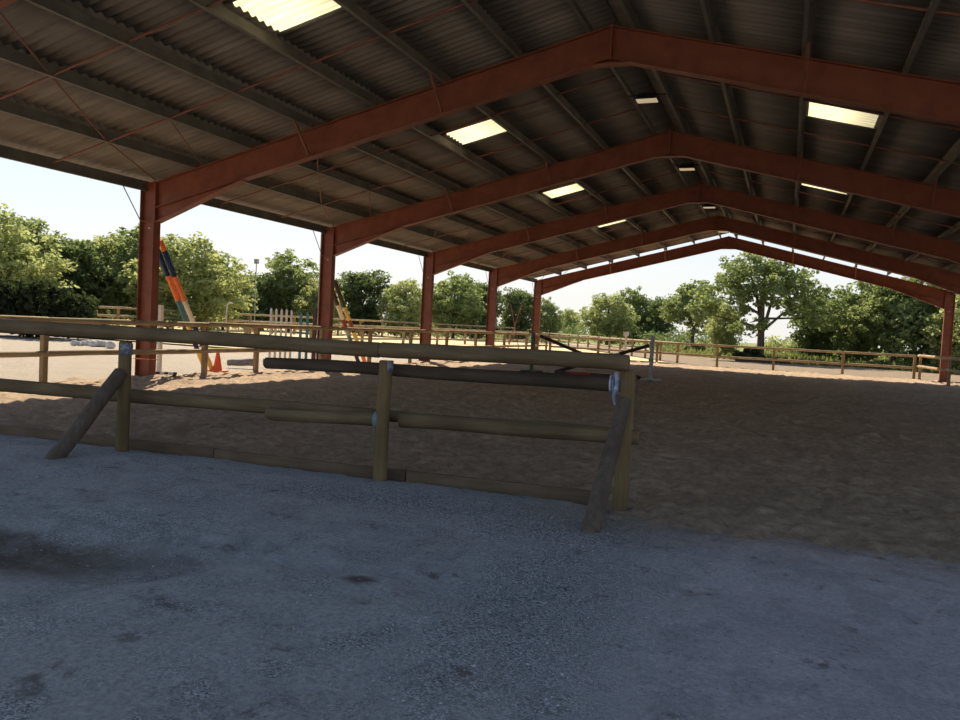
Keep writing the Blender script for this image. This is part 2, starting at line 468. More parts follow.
def haunch_mb(y):
    m = MB(); x0 = C_D+.022; x1 = 2.55
    pts = [(x0, 3.33), (1.45, 3.725), (2.15, 4.005), (2.62, ztop(2.62)-DEP)]
    poly = [(x, y-.006, z) for x, z in pts] + [(x0, y-.006, ztop(x0)-DEP)]
    m.prism(poly, (0,.012,0))
    for (ax, az), (bx, bz) in zip(pts, pts[1:]):
        m.prism([(ax,y-.1,az-.016),(bx,y-.1,bz-.016),(bx,y-.1,bz),(ax,y-.1,az)], (0,.2,0))
    return m
def fly_mb(y, x, sgn):
    m = MB(); zb = ztop(x) - DEP + .02
    m.bar((x, y+sgn*.06, zb), (x, y+sgn*.62, ztop(x)+.03), .05, .006, (1,0,0))
    m.bar((x-.024, y+sgn*.06, zb), (x-.024, y+sgn*.62, ztop(x)+.03), .006, .045, (1,0,0))
    return m
FY = [-7.0 + BAY*i for i in range(6)]
for i, y in enumerate(FY):
    root = thing('portal_frame', frame_lab[i], 'steel frame', (W/2, y, 0), 'portal frames of the riding hall')
    for side in (0, 1):
        fx = (lambda q: q) if side == 0 else mirror
        col = obj('column', fx(column_mb(y)), M['red'], root)
        bm_ = MB(); bm_.lathe([(.022,0),(.022,.02)], (.2, y, 0), 8)
        bo = MB(); bo.tube([(.2, y-.034, 3.2), (.2, y-.006, 3.2)], .017, 8)
        obj('bolt', fx(bo), M['white_paint'], col)
        if side == 0:
            kr = MB(); kr.tube([(.03, y-.1, 3.34), (.03, y-.68, 4.10)], .011, 6)
            obj('knee_brace', kr, M['rod_steel'], root)
        if i == 2 and side == 0:
            cp = MB(); cp.tube([(-.03, y-.06, .02), (-.03, y-.06, 4.0)], .018, 8); obj('conduit', cp, M['grey_paint'], col)
        obj('rafter', fx(rafter_mb(y)), M['red'], root)
        obj('haunch', fx(haunch_mb(y)), M['red'], root)
        for x in (4.2, 6.98):
            for sg in (-1, 1):
                obj('fly_brace', fx(fly_mb(y, x, sg)), M['red_rod'], root)
    ap = MB(); zt = ztop(W/2)
    ap.box(W/2-.02, W/2+.02, y-.105, y+.105, zt-DEP-.02, zt+.01)
    ap.prism([(W/2-.32,y-.1,zt-DEP-.085),(W/2+.32,y-.1,zt-DEP-.085),(W/2+.32,y-.1,zt-DEP-.067),(W/2-.32,y-.1,zt-DEP-.067)], (0,.2,0))
    ap.prism([(W/2-.32,y-.006,zt-DEP-.08),(W/2,y-.006,zt-DEP-.08),(W/2+.32,y-.006,zt-DEP-.08),(W/2,y-.006,zt-DEP+.01)], (0,.012,0))
    obj('apex_plate', ap, M['red'], root)

# ------------------------------------------------------------------ purlins
Y0, Y1 = -7.75, 28.35
PX = [.05, 1.42, 2.81, 4.2, 5.58, 6.97, 8.34, 9.60]
PH = .19
def purlin_mb(x, sgn, h=PH, drop=0):
    m = MB(); z = ztop(x); f = .065; t = .006
    m.box(x-t/2, x+t/2, Y0+.1, Y1-.12, z-drop, z+h)
    m.box(x, x+f, Y0+.1, Y1-.12, z-drop, z-drop+t)
    m.box(x-f, x, Y0+.1, Y1-.12, z+h-t, z+h)
    m.box(x+f-.004, x+f+.002, Y0+.1, Y1-.12, z-drop, z-drop+.02)
    return m
ordn = ['lowest', 'second', 'third', 'fourth', 'fifth', 'sixth', 'seventh', 'uppermost']
for side in (0, 1):
    sname = 'left' if side == 0 else 'right'
    for k, x in enumerate(PX):
        nm = 'eave_beam' if k == 0 else 'purlin'
        mbp = purlin_mb(x, 1, PH if k else .12, 0 if k else .10)
        if side: mbp = mirror(mbp)
        o = obj(nm, mbp, M['purlin'])
        if k == 0: lab = 'grey steel beam along the %s eave, on top of the red columns' % sname
        elif k == 7: lab = 'grey roof purlin running beside the ridge on its %s side' % sname
        else: lab = 'grey roof purlin on the %s slope, %s one up counting from the eave beam' % (sname, ordn[k])
        tag(o, lab, 'roof beam', None if k == 0 else 'roof purlins')
        root_o = o
        if k:
            for y in FY:      # cleats that hold the purlin on the rafters
                c = MB(); xx = x if side == 0 else W-x; z = ztop(x)
                c.box(xx-.012, xx+.012, y-.06, y+.06, z+.001, z+.13)
                obj('cleat', c, M['red_rod'], root_o)

# ------------------------------------------------------------------ roof sheets and skylights
PER, AMP = .177, .024
def zroof(x): return ztop(x) + PH + AMP + .012
def corr(x0, x1, y0, y1, side, lift=0, th=.007):
    m = MB(); n = max(2, int((y1-y0)/PER*8)); vs = []; fs = []
    for j in range(n+1):
        y = y0 + (y1-y0)*j/n
        w = AMP*math.cos(2*math.pi*y/PER)
        for x in (x0, x1):
            X = x if side == 0 else W-x
            vs.append((X, y, zroof(x)+w+lift))
        for x in (x0, x1):
            X = x if side == 0 else W-x
            vs.append((X, y, zroof(x)+w+lift+th))
    for j in range(n):
        a = j*4; b = a+4
        q = [(a, a+1, b+1, b), (a+2, b+2, b+3, a+3), (a, b, b+2, a+2), (a+1, a+3, b+3, b+1)]
        if side: q = [f[::-1] for f in q]
        fs += q
    fs += [(0,2,3,1), (n*4, n*4+1, n*4+3, n*4+2)]
    return m.add(vs, fs, True)
SKX = (5.60, 6.86)
SKY_Y = [(-4.23, -3.15), (3.02, 4.08), (10.42, 11.40), (17.45, 18.45), (24.5, 25.5)]
for side in (0, 1):
    roof = MB(); bands = [-.28] + PX[1:5] + [SKX[0], SKX[1]] + [8.34, W/2-.02]
    bands = [-.28, 1.42, 2.81, 4.2, SKX[0], SKX[1], 8.34, W/2-.02]
    for a, b in zip(bands, bands[1:]):
        lift = .0
        segs = [(Y0, Y1)]
        if a == SKX[0]:
            segs = []; y = Y0
            for s0, s1 in SKY_Y: segs.append((y, s0)); y = s1
            segs.append((y, Y1))
        for s0, s1 in segs:
            p = corr(a-.0, b+.06 if b < 9.9 else b, s0, s1, side, .004 if bands.index(a) % 2 else 0)
            roof.add(p.v, p.f, True)
    struct('ceiling', roof, M['sheet'])
    for k, (s0, s1) in enumerate(SKY_Y):
        sn = 'left' if side == 0 else 'right'
        where = ['before the nearest full frame', 'just behind the nearest full frame', 'third from the camera', 'fourth from the camera', 'last before the far end'][k]
        o = obj('skylight', corr(SKX[0]+.02, SKX[1]+.03, s0-.02, s1+.02, side, .011), M['skylight'])
        tag(o, 'bright cream translucent sheet in the %s roof slope, %s' % (sn, where), 'skylight', 'translucent roof sheets')
rc = MB()
for a, b in ((-1, 1),):
    zz = zroof(W/2) + AMP + .02
    rc.prism([(W/2-.35,Y0,zz-.35*SL),(W/2,Y0,zz),(W/2+.35,Y0,zz-.35*SL),(W/2+.35,Y0,zz-.35*SL+.012),(W/2,Y0,zz+.012),(W/2-.35,Y0,zz-.35*SL+.012)], (0,Y1-Y0,0))
tag(obj('ridge_cap', rc, M['sheet']), 'dark fibre cement ridge cap covering the gap along the roof ridge', 'ridge cap')

# ------------------------------------------------------------------ sag rods and roof bracing
bayname = ['bay nearest the camera', 'bay behind the nearest full frame', 'third bay from the camera', 'fourth bay from the camera', 'last bay by the far end']
for bi in range(5):
    for t, nf in ((1/3, 'nearer'), (2/3, 'farther')):
        y = FY[bi] + BAY*t
        for side, sn in ((0, 'left'), (1, 'right')):
            r = MB(); m_ = (lambda x: x) if side == 0 else (lambda x: W-x)
            r.tube([(m_(.0), y, ztop(0)+.0), (m_(9.6), y, ztop(9.6)+.06)], .019, 6)
            r.tube([(m_(-.03), y, ztop(0)-.01), (m_(.02), y, ztop(0)+.0)], .022, 6)
            o = obj('sag_rod', r, M['red_rod'])
            tag(o, 'red sag rod on %s slope, %s of two, %s' % (sn, nf, bayname[bi]), 'tie rod', 'red sag rods under the purlins')
    y0 = FY[bi]
    for side, sn in ((0, 'left'), (1, 'right')):
        m_ = (lambda x: x) if side == 0 else (lambda x: W-x)
        r = MB()
        pts = [(4.2, y0+.1), (2.81, y0+BAY/3), (1.42, y0+2*BAY/3), (.42, y0+BAY-.12)]
        r.tube([(m_(x), y, ztop(x)+.02) for x, y in pts], .013, 6)
        tag(obj('bracing_rod', r, M['red_rod']), 'long diagonal bracing rod by the %s eave, %s' % (sn, bayname[bi]), 'tie rod', 'diagonal roof rods')
        r = MB()
        r.tube([(m_(2.81), y0+2*BAY/3, ztop(2.81)+.02), (m_(1.62), y0+BAY-.1, ztop(1.62)+.02)], .012, 6)
        tag(obj('bracing_rod', r, M['red_rod']), 'short diagonal rod near the %s eave, %s' % (sn, bayname[bi]), 'tie rod', 'diagonal roof rods')

# ------------------------------------------------------------------ lamps under the ridge
lampwhere = ['just behind the apex of the nearest fully visible portal frame', 'behind the apex of the second portal frame in depth',
             'behind the apex of the third portal frame in depth', 'in the last bay near the open far end']
for k in range(4):
    y = 3.5 + 7*k; z = 6.33
    t = thing('hall_lamp', 'small lamp under the ridge, ' + lampwhere[k], 'lamp', (W/2, y, z), 'lamps hanging under the ridge')
    h = MB(); h.prism([(W/2-.23,y-.16,z),(W/2+.23,y-.16,z),(W/2+.16,y-.11,z+.13),(W/2-.16,y-.11,z+.13)], (0,.001,0))
    h = MB()
    v = [(W/2-.24,y-.17,z),(W/2+.24,y-.17,z),(W/2+.24,y+.17,z),(W/2-.24,y+.17,z),(W/2-.15,y-.1,z+.14),(W/2+.15,y-.1,z+.14),(W/2+.15,y+.1,z+.14),(W/2-.15,y+.1,z+.14)]
    h.add(v, [(4,5,6,7),(0,1,5,4),(1,2,6,5),(2,3,7,6),(3,0,4,7)])
    obj('housing', h, M['black'], t)
    d = MB(); d.box(W/2-.21, W/2+.21, y-.12, y+.12, z-.012, z+.012); obj('diffuser', d, M['lampglass'], t)
    for sg in (-1, 1):
        br = MB(); br.bar((W/2+sg*.12, y, z+.13), (W/2+sg*.38, y, ztop(9.6)-.02), .025, .006, (0,1,0)); obj('bracket', br, M['black'], t)

# ------------------------------------------------------------------ front log fence
FYY = -6.75
t = thing('log_fence', 'rustic fence of thick round logs with slanting props, in the near foreground', 'fence', (8.2, FYY, 0))
for x, y, h in ((3.3,-6.95,1.12), (6.62,-6.86,1.12), (9.55,-6.62,1.10), (11.79,-6.46,1.16)):
    m_ = MB(); m_.log((x, y, -.25), (x+.01, y, h), .067, .064, 16, 8, .06, .006); obj('post', m_, M['post_z'], t)
def yl(x, off): return -6.95 + (x-3.3)*(.51/8.54) + off
def rail(name, x0, x1, z0, z1, r0, r1, off, mat, label=None):
    m_ = MB(); m_.log((x0, yl(x0, off), z0), (x1, yl(x1, off), z1), r0, r1, 16, 14, .07, .02)
    o = obj(name, m_, mat, t)
    if label: o['label'] = label
    return o
rail('top_rail', 2.9, 9.545, 1.21, 1.195, .072, .072, -.13, M['rail_x'])
rail('top_rail', 9.55, 11.82, 1.20, 1.218, .072, .066, -.13, M['rail_x'])
rail('middle_rail', 8.15, 11.85, .985, 1.02, .058, .066, .125, M['rail_dark'], 'dark tarred log tied on with straps')
rail('lower_rail', 2.9, 9.5, .51, .545, .078, .07, .135, M['rail_x'])
rail('lower_rail', 9.5, 11.75, .56, .59, .055, .05, .135, M['rail_x'])
rail('lower_rail', 8.30, 9.52, .50, .535, .062, .066, -.02, M['rail_x'])
rail('lower_rail', 9.66, 11.90, .535, .575, .070, .068, -.02+.12, M['rail_x'])
m_ = MB(); m_.log((6.58, -7.72, -.10), (6.63, -6.90, .80), .078, .074, 14, 8, .06, .01); obj('brace', m_, M['brace_grey'], t)
m_ = MB(); m_.log((11.755, -7.50, -.10), (11.80, -6.57, .90), .074, .062, 14, 8, .06, .01); obj('brace', m_, M['brace_grey'], t)
def strap(x, y, z0, z1, r, mat, a0=-1.5, a1=.6):
    m_ = MB(); n = 10; vs = []
    for rr in (r+.005, r-.004):
        for k in range(n+1):
            a = a0 + (a1-a0)*k/n
            for z in (z0, z1): vs.append((x + rr*math.cos(a), y + rr*math.sin(a), z + .006*math.sin(k*1.9)))
    fs = []; q = 2*(n+1)
    for k in range(n):
        fs.append((2*k, 2*k+2, 2*k+3, 2*k+1)); fs.append((q+2*k+1, q+2*k+3, q+2*k+2, q+2*k))
        fs.append((2*k, q+2*k, q+2*k+2, 2*k+2)); fs.append((2*k+1, 2*k+3, q+2*k+3, q+2*k+1))
    fs.append((0, 1, q+1, q)); fs.append((2*n, q+2*n, q+2*n+1, 2*n+1))
    m_.add(vs, fs, True); return obj('strap', m_, mat, t)
strap(6.63, -6.86, .985, 1.10, .068, M['bluestrap'])
def loop(x, y, z, rr, hw, mat):
    m_ = MB(); pts = [(x, y+rr*math.cos(a), z+rr*math.sin(a)) for a in [k*2*math.pi/16 for k in range(17)]]
    for dx in (-hw, 0, hw): m_.tube([(px+dx, py, pz) for px, py, pz in pts], .012, 6, False)
    o = obj('strap', m_, mat, t); return o
loop(9.475, yl(9.48, .125), 1.0, .070, .016, M['bluestrap'])
strap(9.56, -6.62, 1.0, 1.10, .068, M['bluestrap'], -.9, .7)
loop(9.50, yl(9.5, -.02), .535, .078, .014, M['tealstrap'])
loop(11.66, yl(11.66, .125), 1.02, .078, .026, M['palestrap'])
m_ = MB(); m_.tube([(11.69, yl(11.7, .03), 1.13), (11.71, yl(11.7, 0.01), 1.03), (11.68, yl(11.7, .02), .92), (11.69, yl(11.7,.03), .84)], [.022,.03,.022,.008], 7)
obj('strap', m_, M['palestrap'], t)
# sleeper boards along the edge of the sand
kx = [1.2, 4.3, 7.6, 9.75, 11.55]
klab = ['weathered edging board between sand and gravel, at the left picture edge', 'weathered edging board between sand and gravel, under the left part of the log fence',
        'weathered edging board between sand and gravel, left of the middle fence post', 'weathered edging board between sand and gravel, ending at the right fence post']
for k in range(4):
    a, b = kx[k], kx[k+1]-.012
    m_ = MB(); ya, yb = yl(a, .115), yl(b, .115)
    m_.bar((a, ya, -.02), (b, yb, -.022+.008*(k%2)), .045, .15)
    tag(obj('edging_board', m_, M['kerb']), klab[k], 'board', 'edging boards under the log fence')

# ------------------------------------------------------------------ timber fences of the arena
def rail_fence(root, pts_posts, rails, post_h, pmat, rmat, pr=.05, rw=(.045,.11), side=(0,0), z0=-.1, sq=True):
    for (x, y) in pts_posts:
        m_ = MB()
        if sq: m_.box(x-pr, x+pr, y-pr, y+pr, z0, post_h)
        else: m_.log((x,y,z0), (x,y,post_h), pr, pr*.95, 10, 5, .05, .004)
        obj('post', m_, pmat, root)
    for z in rails:
        for a, b in zip(pts_posts, pts_posts[1:]):
            m_ = MB(); j = random.uniform(-.012, .012)
            m_.log((a[0]+side[0], a[1]+side[1], z+j), (b[0]+side[0], b[1]+side[1], z+j*.5), rw[1]*.5, rw[1]*.47, 10, 5, .08, .015)
            obj('rail', m_, rmat, root)
FX = .47
lf = thing('rail_fence', 'long pale timber rail fence on the left, passing in front of the red columns', 'fence', (FX, 10, 0))
rail_fence(lf, [(FX, y) for y in (-6.2, -2.72, 1.52, 3.42, 6.4, 9.25, 12.2, 15.4, 18.5, 22.2, 25.6, 29.25)], [1.18, .57], 1.22, M['post_pale'], M['rail_y'], .05, (.05,.115), (.075, 0))
ff = thing('rail_fence', 'timber rail fence across the open far end of the riding hall', 'fence', (9.8, 29.35, 0))
rail_fence(ff, [(FX+.2, 29.35), (3.4, 29.4), (6.6, 29.4), (9.7, 29.4), (12.45, 29.4), (15.65, 29.4), (18.75, 29.3)], [1.08, .52], 1.14, M['post_pale'], M['rail_any'], .06, (.05,.12), (0, -.085))
rf = thing('rail_fence', 'short stretch of pale rail fence beside the far right column', 'fence', (19.0, 26.5, 0))
rail_fence(rf, [(18.95, 29.0), (19.3, 23.9), (19.35, 18.5)], [1.12, .62], 1.2, M['post_pale'], M['rail_y'], .055, (.06,.14), (-.085, 0))
ob = thing('rail_fence', 'rail fence along the outdoor sand arena seen between the left columns', 'fence', (-10.6, 36, 0))
rail_fence(ob, [(-10.6, y) for y in (17.2, 22.6, 28.0, 33.4, 38.8, 44.1, 49.4, 54.7, 60)], [1.10, .35], 1.15, M['post_pale'], M['rail_y'], .07, (.06,.13), (.1, 0))
m_ = MB(); m_.bar((-10.6, 17.3, 1.05), (-10.6, 18.6, .0), .09, .09); obj('brace', m_, M['post_pale'], ob)
oc = thing('rail_fence', 'pale rail fence receding from the far end corner towards the tree line', 'fence', (-2, 50, 0))
rail_fence(oc, [(7.4-.447*s, 31.6+.894*s) for s in (0,3,6,9,12,15,18.5,22,26,30,35,40,45)], [1.06, .45], 1.1, M['post_pale'], M['rail_any'], .06, (.05,.13), (.09,.045))
od = thing('rail_fence', 'distant rail fence in front of the trees behind the outdoor arena', 'fence', (-38, 48, 0))
def at(px, dep, z=0):
    """ground point at a given picture column and depth"""
    F = Vector((-.363,.931,0)); R = Vector((.93,.364,0))
    return Vector((13.037,-13.13,0)) + F*dep + R*((px-480)/785*dep)
pp = [at(px, 52 + (px-95)*.075) for px in range(95, 530, 22)]
rail_fence(od, [(p.x, p.y) for p in pp], [1.45, .9], 1.5, M['post_pale'], M['rail_any'], .07, (.06,.17), (0,-.1))

# ------------------------------------------------------------------ show-jump equipment
def striped_pole(name, a, b, r, cols, label, group=None):
    a = Vector(a); b = Vector(b)
    t_ = thing(name, label, 'pole', a, group)
    n = len(cols); core = MB(); core.tube([a, b], r*.9, 10); 
    tot = sum(c[1] for c in cols); s = 0
    for cn, ln in cols:
        p, q = a.lerp(b, s/tot), a.lerp(b, (s+ln)/tot); s += ln
        m_ = MB(); m_.tube([p, q], r, 12); obj('band', m_, M[cn], t_)
    return t_
striped_pole('jump_pole', (-.34, 2.52, .02), (-.02, .30, 3.05), .058, [('yellow',.75),('navy',.35),('yellow',.55),('teal_paint',.7),('orange',.75),('navy',.75),('orange',.35)],
             'navy, orange and teal striped pole, left one leaning on the nearest left column', 'jump poles leaning on columns')
striped_pole('jump_pole', (-.22, 2.62, .02), (.10, .40, 3.0), .058, [('yellow',.5),('cream',.4),('navy',.75),('cream',.72),('orange',.75),('navy',.75),('orange',.3)],
             'navy, orange and cream striped pole, right one leaning on the nearest left column', 'jump poles leaning on columns')
striped_pole('jump_pole', (-.50, 10.25, .02), (.0, 7.35, 2.65), .065, [('black',.7),('teal_paint',.6),('grey_paint',.3),('pred',.4),('cream',.6),('brown',1.0)],
             'pole with red and cream bands, left one leaning on the second left column', 'jump poles leaning on columns')
striped_pole('jump_pole', (-.33, 10.40, .02), (.17, 7.45, 2.6), .065, [('orange',.35),('yellow',1.1),('black',.12),('pred',.4),('yellow',.55),('brown',1.0)],
             'pole with orange foot and yellow bands, right one leaning on second left column', 'jump poles leaning on columns')

def picket_wing(name, label, pts, h, mat, rmat, zr=(.45,1.15), pw=.045):
    t_ = thing(name, label, 'jump wing', (pts[len(pts)//2][0], pts[len(pts)//2][1], 0), None)
    for i, (x, y) in enumerate(pts):
        m_ = MB(); hh = h[i] if hasattr(h, '__len__') else h
        m_.prism([(x-pw,y-.012,.05),(x+pw,y-.012,.05),(x+pw,y-.012,hh-.06),(x,y-.012,hh),(x-pw,y-.012,hh-.06)], (0,.03,0)); obj('picket', m_, mat, t_)
    for z in zr:
        m_ = MB(); a, b = pts[0], pts[-1]; m_.bar((a[0]-.02,a[1]+.035,z), (b[0]+.02,b[1]+.035,z), .03, .07); obj('rail', m_, rmat, t_)
    for p in (pts[0], pts[-1]):
        m_ = MB(); m_.box(p[0]-.04, p[0]+.04, p[1]-.3, p[1]+.3, -.05, .06); obj('foot', m_, rmat, t_)
    return t_
g = [at(px, 25.8) for px in (269.5, 274.7, 280, 285, 290)]
picket_wing('jump_wing', 'white picket jump wing standing outside between the first two left columns', [(p.x, p.y) for p in g], [1.72, 1.71, 1.70, 1.71, 1.69], M['picket'], M['picket'], pw=.036)
g = [at(px, 25.8) for px in (299.5, 306)]
picket_wing('jump_wing', 'teal jump wing of two posts beside the white picket wing', [(p.x, p.y) for p in g], [1.62, 1.62], M['teal_paint'], M['teal_paint'])
p = at(313.5, 25.5); m_ = MB(); m_.box(p.x-.05, p.x+.05, p.y-.05, p.y+.05, -.1, 1.75)
tag(obj('wooden_post', m_, M['brown']), 'dark brown upright post left of the second left column', 'post')
p = at(159.5, 18.8); m_ = MB(); m_.box(p.x-.042, p.x+.042, p.y-.042, p.y+.042, -.1, 1.58)
tag(obj('wooden_post', m_, M['post_white']), 'pale squared post just right of the nearest left column', 'post')

# cone
cx, cy = -.10, 2.66
t_ = thing('traffic_cone', 'orange traffic cone on the sunlit sand by the left rail fence', 'cone', (cx, cy, .0))
m_ = MB(); m_.lathe([(.13,.04),(.115,.06),(.04,.48),(.028,.5)], (cx,cy,0), 20); obj('cone_body', m_, M['cone'], t_)
m_ = MB(); m_.box(cx-.19, cx+.19, cy-.19, cy+.19, -.03, .04); obj('base', m_, M['cone'], t_)
# orange cord round the column
m_ = MB(); m_.tube([(-.02,-.115,.40),(.40,-.115,.40),(.41,.02,.40),(.41,.12,.40),(-.02,.115,.40),(-.02,-.115,.40)], .014, 6)
tag(obj('orange_cord', m_, M['cord']), 'orange cord tied low around the nearest left column', 'cord')
# striped planks at the column foot
for k, (dx, cc) in enumerate(((0,'a'),(.17,'b'),(.34,'c'))):
    a = Vector((.02+dx*.9, .42+dx*.55, .06)); b = a + Vector((.30,-.30,0.04))
    t_ = thing('striped_plank', 'short black and white plank lying by the nearest left column, %s of three' % ['left', 'middle', 'right'][k], 'plank', (a.x, a.y, 0), 'striped planks at the column foot')
    m_ = MB(); m_.bar(a, b, .075, .05); obj('white_face', m_, M['white_paint'], t_)
    m_ = MB(); m_.bar(a+Vector((.055,.055,0)), b+Vector((.055,.055,0)), .08, .05); obj('black_face', m_, M['black'], t_)
# grey log on the ground
p, q = at(228, 22.5), at(256, 22.5)
m_ = MB(); m_.log((p.x, p.y, .05), (q.x, q.y, .09), .09, .11, 12, 6, .12, .05)
tag(obj('grey_log', m_, M['log_grey']), 'short grey log lying on the sunlit ground right of the orange cone', 'log')

# cross-pole jump in the middle of the arena
def jump_stand(label, x, y, h, mat):
    t_ = thing('jump_stand', label, 'jump stand', (x, y, 0), 'stands of the cross-pole jump')
    m_ = MB(); m_.box(x-.055, x+.055, y-.055, y+.055, .03, h); obj('upright', m_, mat, t_)
    for ang in (0.6, 2.17):
        dx, dy = math.cos(ang)*.38, math.sin(ang)*.38
        m_ = MB(); m_.bar((x-dx,y-dy,.05), (x+dx,y+dy,.05), .07, .07); obj('foot', m_, mat, t_)
    m_ = MB(); m_.box(x-.075, x+.075, y-.085, y-.055, .62, .72); obj('cup', m_, M['plate'], t_)
    return t_
jump_stand('tall dark green jump stand left of the crossed poles in the arena', 5.15, 11.9, 1.35, M['green_paint'])
jump_stand('whitish jump stand right of the crossed poles, near the end of the log fence', 9.07, 12.0, 1.42, M['grey_paint'])
striped_pole('crossed_pole', (5.42, 11.82, 1.24), (8.80, 11.80, .07), .055, [('black',1.3),('brown',.7),('black',1.0),('cream',.3),('pred',.7),('black',.4)],
             'dark jump pole sloping down from the dark green stand to the right', 'crossed poles of the jump')
striped_pole('crossed_pole', (8.98, 11.93, 1.12), (5.95, 11.96, .08), .055, [('black',1.0),('cream',.9),('brown',.8),('black',.6)],
             'jump pole with a pale band sloping down from the whitish stand to the left', 'crossed poles of the jump')
striped_pole('ground_pole', (6.1, 11.40, .10), (8.75, 11.45, .10), .055, [('brown',.5),('pred',.7),('brown',1.5)],
             'dark red pole lying on the sand under the crossed poles')
# cross of two poles outside between the fourth and last left columns
for k, (pa, pb) in enumerate(((506.5, 519), (518.5, 507))):
    a = at(pa, 46); b = at(pb, 46); 
    m_ = MB(); m_.tube([(a.x, a.y+.2*k, .0), (b.x, b.y+.2*k, 2.85)], .026, 8)
    tag(obj('propped_pole', m_, M['red_rod']), ['thin pole leaning right, half of a cross outside the last left columns', 'thin pole leaning left, half of a cross outside the last left columns'][k], 'pole', 'propped crossed poles')

# marker posts, mast and rubble outside
p = at(625, 42); t_ = thing('marker_post', 'small white marker post beyond the far end fence', 'post', (p.x, p.y, 0))
m_ = MB(); m_.box(p.x-.05, p.x+.05, p.y-.05, p.y+.05, -.1, 1.35); obj('shaft', m_, M['white_paint'], t_)
m_ = MB(); m_.box(p.x-.13, p.x+.13, p.y-.09, p.y+.09, 1.35, 1.55); obj('head', m_, M['white_paint'], t_)
p = at(253, 68); t_ = thing('floodlight_mast', 'thin tall floodlight mast among the trees left of the second column', 'mast', (p.x, p.y, 0))
m_ = MB(); m_.tube([(p.x, p.y, 0), (p.x, p.y, 5.9)], [.05,.04], 8); obj('mast', m_, M['grey_paint'], t_)
m_ = MB(); m_.box(p.x-.17, p.x+.17, p.y-.12, p.y+.12, 5.85, 6.25); obj('lamp_head', m_, M['grey_paint'], t_)
p = at(225, 42); m_ = MB(); m_.tube([(p.x,p.y,0),(p.x,p.y,1.75),(p.x+.06,p.y,1.95),(p.x+.2,p.y,2.02),(p.x+.38,p.y,2.0)], .035, 8)
tag(obj('hooked_post', m_, M['grey_paint']), 'pale metal post with a hooked top by the arena fence', 'post')
rs = random.Random(3)
for k in range(9):
    p = at(74 + k*4.6 + rs.uniform(-1,1), 30.5 + rs.uniform(-.6,.6)); r = rs.uniform(.10,.19)
    m_ = MB(); prof = [(r*.4,-.05),(r*.95,.02),(r,r*.6),(r*.75,r*1.1),(r*.25,r*1.35)]
    m_.lathe(prof, (p.x, p.y, -.06), 9)
    m_.v = [(v[0]+.35*r*noise.noise((v[0]*6,v[1]*6,v[2]*6)), v[1]+.35*r*noise.noise((v[1]*6,v[0]*6,9)), v[2]) for v in m_.v]
    tag(obj('rubble_stone', m_, M['stonepale']), 'pale rubble stone in the row at the foot of the dark hedge', 'stone', 'pale stones by the hedge')
# boards lying beside the dark shrub beyond the far fence
p = at(753, 53); m_ = MB(); m_.box(p.x-1.1, p.x+1.1, p.y-.45, p.y+.45, -.08, .14)
tag(obj('stacked_boards', m_, M['brown']), 'low dark stack of boards under the dark shrub beyond the far fence', 'boards')

# ------------------------------------------------------------------ trees
def leaves(mb, c, r, n, size, rng, flat=1.0):
    for _ in range(n):
        while True:
            d = Vector((rng.uniform(-1,1), rng.uniform(-1,1), rng.uniform(-1,1)))
            if .05 < d.length <= 1: break
        p = c + Vector((d.x*r, d.y*r, d.z*r*flat))
        nrm = (d.normalized()*.7 + Vector((rng.uniform(-1,1), rng.uniform(-1,1), rng.uniform(-.4,1)))).normalized()
        u = nrm.orthogonal().normalized(); a = rng.uniform(0, 6.28)
        u = (Matrix.Rotation(a, 3, nrm) @ u); v = nrm.cross(u)
        s = size*rng.uniform(.65,1.3); k = .3*s
        mb.add([p-u*s*.5, p-v*s*.28+nrm*k*.2, p+u*s*.5, p+v*s*.28+nrm*k*.2], [(0,1,2,3)])
def make_tree(label, loc, seed, h, blobs, ncl, per, lsize, leafm, clr=.7, trunk=(.2,.55), limbs=6):
    rng = random.Random(seed)
    root = thing('tree', label, 'tree', (0,0,0), 'trees beyond the arena')
    cm = MB(); tips = []
    tot = sum(b[3]*b[4]*b[5] for b in blobs)
    for bx, by, bz, rx, ry, rz in blobs:
        k = max(3, int(ncl*rx*ry*rz/tot)); tips.append((bx,by,bz))
        for _ in range(k):
            d = Vector((rng.gauss(0,1), rng.gauss(0,1), rng.gauss(0,1))).normalized()*rng.uniform(.5,1.12)
            c = Vector((bx+d.x*rx, by+d.y*ry, bz+d.z*rz))
            if c.z < .3: c.z = rng.uniform(.2,.6)
            leaves(cm, c, clr*rng.uniform(.6,1.2), per, lsize, rng, .75)
    obj('crown', cm, leafm, root)
    tm = MB(); r0 = trunk[0]; th = trunk[1]*h
    tm.tube([(0,0,-.2),(.03,.02,.3),(.1*rng.uniform(-1,1),.1*rng.uniform(-1,1),th*.5),(.2*rng.uniform(-1,1),.2*rng.uniform(-1,1),th),(0,0,h*.85)], [r0*1.35,r0,r0*.85,r0*.6,r0*.15], 9)
    for i, tp in enumerate(tips[:limbs]):
        z0 = th*rng.uniform(.45,.9)
        mid = Vector((tp[0]*.45, tp[1]*.45, z0 + (tp[2]-z0)*.6))
        tm.tube([(0,0,z0), mid, Vector(tp)], [r0*.5,r0*.32,r0*.1], 6)
    obj('trunk', tm, M['bark'], root)
    root.location = loc
    return root
protoA = lambda lab, loc: make_tree(lab, loc, 11, 9, [(0,0,5.2,3.2,3,3.2),(1.8,.3,4.2,2,2,2),(-1.9,-.3,4.0,2,2,2.1),(.3,.2,7.6,1.7,1.7,1.5),(0,.4,2.2,2.6,2.4,1.6)], 420, 30, .36, M['leaf'], .62)
